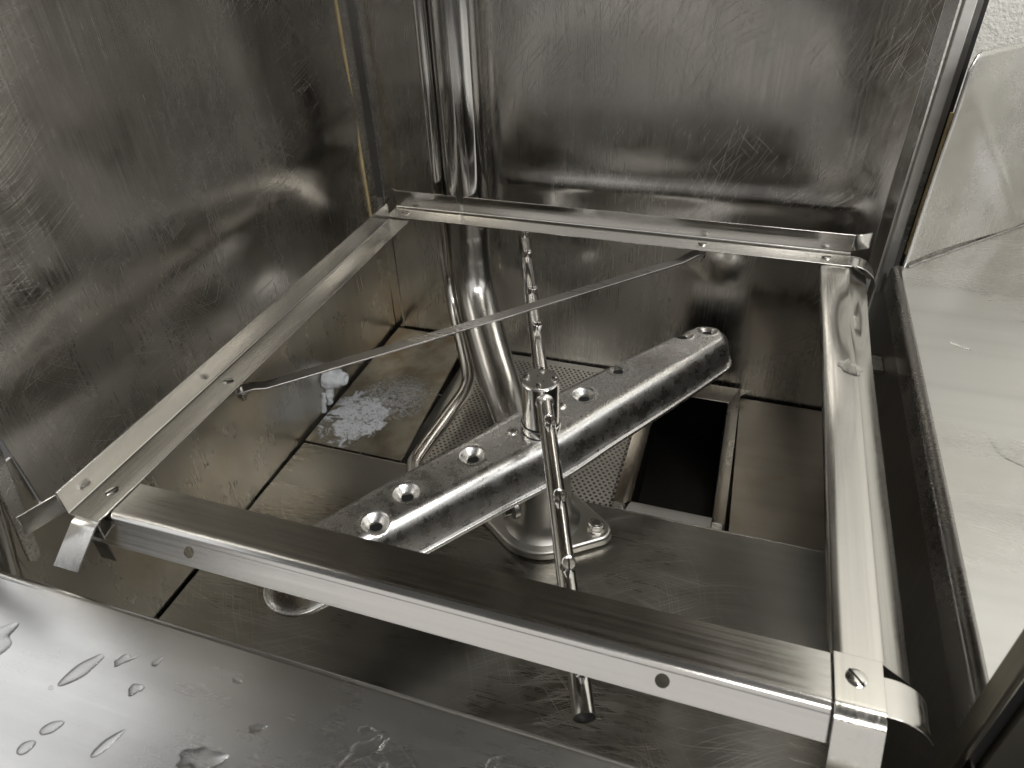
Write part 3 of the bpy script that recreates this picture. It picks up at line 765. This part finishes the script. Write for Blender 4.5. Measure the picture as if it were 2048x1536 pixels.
# ------------------------------------------------------------------ side table
ZR = -.005
rt = thing('side_table', 'pale steel outlet table with diagonal splashback beside the machine', 'table', (.9, -.2, -.05))
def rt_top():
    pts = [(.5615, .0330), (.5615, -.4600), (.85, -.80), (1.6, -.80), (1.6, .29), (.8105, .29)]
    return G().prism(pts, ZR - .0015, ZR)
rt_top().obj('table_top', 'rtable', rt, smooth=False)
prof = [(.5616, ZR - .0002)] + arc((.5616, ZR - .0080), .0078, math.radians(92), math.radians(180), 8) + [(.5535, -.034)]
G().ribbon([(x, -.470, z) for x, z in prof], (0, .506, 0), .0012, 1).obj('table_edge', 'brace', rt)  # darker steel than the top: dark reflection put into the colour
sd0 = V3((.5640, .0320, ZR)); sdir = V3((.691, .723, 0)).normalized(); snrm = V3((sdir.y, -sdir.x, 0))
def splash_pts():
    L = .345; H = .2020; r = .022
    out = [(-.02, 0), (L, 0), (L, H)] + [(r + r * math.cos(a), H - r + r * math.sin(a)) for a in [math.radians(90 + 90 * i / 8) for i in range(9)]] + [(0, .02), (-.02, .02)]
    return out
def splash_mesh():
    g = G(); nu, nv = 60, 40; L, H, r = .345, .2020, .013
    def f(i, j):
        s = L * i / nu; h = H * j / nv
        top = H if s > r else H - r + math.sqrt(max(0, r * r - (r - s) ** 2))
        h = top * j / nv
        ln = abs((s - .075) - (.105 - h) * .95) ; d = .0042 * math.exp(-(ln / .012) ** 2) * min(1, h / .02) * math.exp(-((h - .06) / .06) ** 2)
        d += .0025 * nz((s, h, 1), 9) + .010 * max(0, (s - .05)) ** 2
        return sd0 + sdir * s + V3((0, 0, h)) + snrm * d
    P = [f(i, j) for j in range(nv + 1) for i in range(nu + 1)]
    g.add(P, [(j * (nu + 1) + i, j * (nu + 1) + i + 1, (j + 1) * (nu + 1) + i + 1, (j + 1) * (nu + 1) + i) for j in range(nv) for i in range(nu)])
    return g
so = splash_mesh().obj('splashback', 'rtable', rt, auto=70)
sm = so.modifiers.new('thick', 'SOLIDIFY'); sm.thickness = .0015; sm.offset = 0
seam = [sd0 + sdir * s + snrm * (.0022 + .0010 * nz((s, 0, 0), 60)) + V3((0, 0, .0006)) for s in [.004 + i * .0042 for i in range(80)]]
G().tube(seam, lambda i: .0011 + .0006 * nz((i * .37, 1, 0), 1), 8).obj('sealant_seam', 'brace', so)

# upright hood post close to the camera
cb = thing('hood_post', 'dark upright hood post with black groove at lower right corner', 'post', (.55, -.49, -.33))
G().box((.5490, -.4750, -.33), (.5530, -.4600, .53)).obj('post_edge', 'post', cb, bevel=.0012)
G().box((.5532, -.4710, -.33), (.5598, -.4600, .53)).obj('post_groove', 'rubber', cb)
G().box((.5600, -.4745, -.33), (.6400, -.4600, .53)).obj('post_face', 'post', cb, bevel=.0012)

# ------------------------------------------------------------------ water
def drop(name, label, cx, cy, z, outline, hgt, grp):
    """water lying on steel: outline polygon swelled to a rounded bead"""
    n = len(outline); g = G(); L = [(1.0, 0.0), (.985, .16), (.95, .34), (.88, .56), (.76, .78), (.58, .92), (.36, .98), (.15, 1.0)]
    for fr, h in L:
        for (x, y) in outline: g.v.append(V3((cx + x * fr, cy + y * fr, z + hgt * h)))
    for j in range(len(L) - 1):
        for i in range(n): g.f.append((j * n + i, j * n + (i + 1) % n, (j + 1) * n + (i + 1) % n, (j + 1) * n + i))
    g.f.append(tuple(range((len(L) - 1) * n, len(L) * n))); g.f.append(tuple(range(n))[::-1])
    o = g.obj(name, 'water', origin=(cx, cy, z), auto=80)
    return tag(o, label, 'water', grp)
def ell(a, b, rot, wob=.0, seed=0, tail=0.0, n=36):
    out = []
    for k in range(n):
        t = 2 * math.pi * k / n; r = 1 + wob * noise.noise(V3((math.cos(t) * 1.3 + seed, math.sin(t) * 1.3, seed)))
        x, y = a * math.cos(t) * r, b * math.sin(t) * r
        if tail and x > 0: y *= (1 - tail * x / a)
        out.append((x * math.cos(rot) - y * math.sin(rot), x * math.sin(rot) + y * math.cos(rot)))
    return out
FZ = -.0052
GW = 'water drops on the front table'
DROPS = [((.0950, -.5760), (.0125, .0050), 1.15, .15, 'long teardrop of water nearest the table edge'),
         ((.1050, -.6070), (.0058, .0034), .75, .1, 'oval water drop below the long teardrop'),
         ((.1005, -.6190), (.0044, .0036), .9, .1, 'round water drop at the bottom left corner of the table'),
         ((.1390, -.6050), (.0085, .0028), 1.2, .2, 'narrow slanting water drop between oval drop and dark area'),
         ((.1320, -.5770), (.0050, .0034), .4, .5, 'ragged water drop right of the long teardrop'),
         ((.1320, -.5600), (.0040, .0020), 1.2, .4, 'small water drop close under the table edge'),
         ((.1880, -.5980), (.0110, .0060), .3, .9, 'irregular water splash in the dark part of the table'),
         ((.2660, -.5680), (.0110, .0050), .9, .7, 'faint spread water drop far right on the table'),
         ((.0870, -.5900), (.0020, .0016), 0, .2, 'tiny water bead left of the oval drop'),
         ((.1130, -.5650), (.0060, .0030), .6, .6, 'faint water smear right above the long teardrop')]
rq = random.Random(4)
for k in range(9):
    x_ = .185 + .024 * k + rq.uniform(-.006, .006); y_ = -.556 - .016 * (k % 3) - rq.uniform(0, .004)
    DROPS.append(((x_, y_), (rq.uniform(.0022, .0046), rq.uniform(.0014, .0026)), rq.uniform(0, 2), .6,
                  '%s small water bead from the left in the dark table area' % ('first', 'second', 'third', 'fourth', 'fifth', 'sixth', 'seventh', 'eighth', 'ninth')[k]))
for (c, ab, rot, wob, lab) in DROPS:
    drop('water_drop', lab, c[0], c[1], FZ + .0006, ell(ab[0], ab[1], rot, wob, c[0] * 90, .25), min(ab) * .25, GW)
drop('water_puddle', 'flat water puddle at the left edge of the front table', .0290, -.5790, FZ + .0004, ell(.0170, .0120, .9, .6, 3, 0, 60), .0011, GW)
drop('water_puddle', 'jagged water blot on the dented frame rail', .5030, -.1730, -.0006, [(x * (1 + .35 * noise.noise(V3((k * .9, 2, 0)))), y * (1 + .35 * noise.noise(V3((k * .9, 5, 0))))) for k, (x, y) in enumerate(ell(.0085, .0120, .3, .5, 8, 0, 30))], .0010, 'water on the right side')
drop('water_puddle', 'long curved water puddle on the pale side table', .6150, -.2420, ZR + .0002, ell(.0260, .0100, -.9, 1.3, 5, .4, 60), .0004, 'water on the right side')
drop('water_puddle', 'small lens shaped water streak on the pale side table', .5960, -.1080, ZR + .0002, ell(.0085, .0022, -.5, .2, 6, 0, 30), .0008, 'water on the right side')
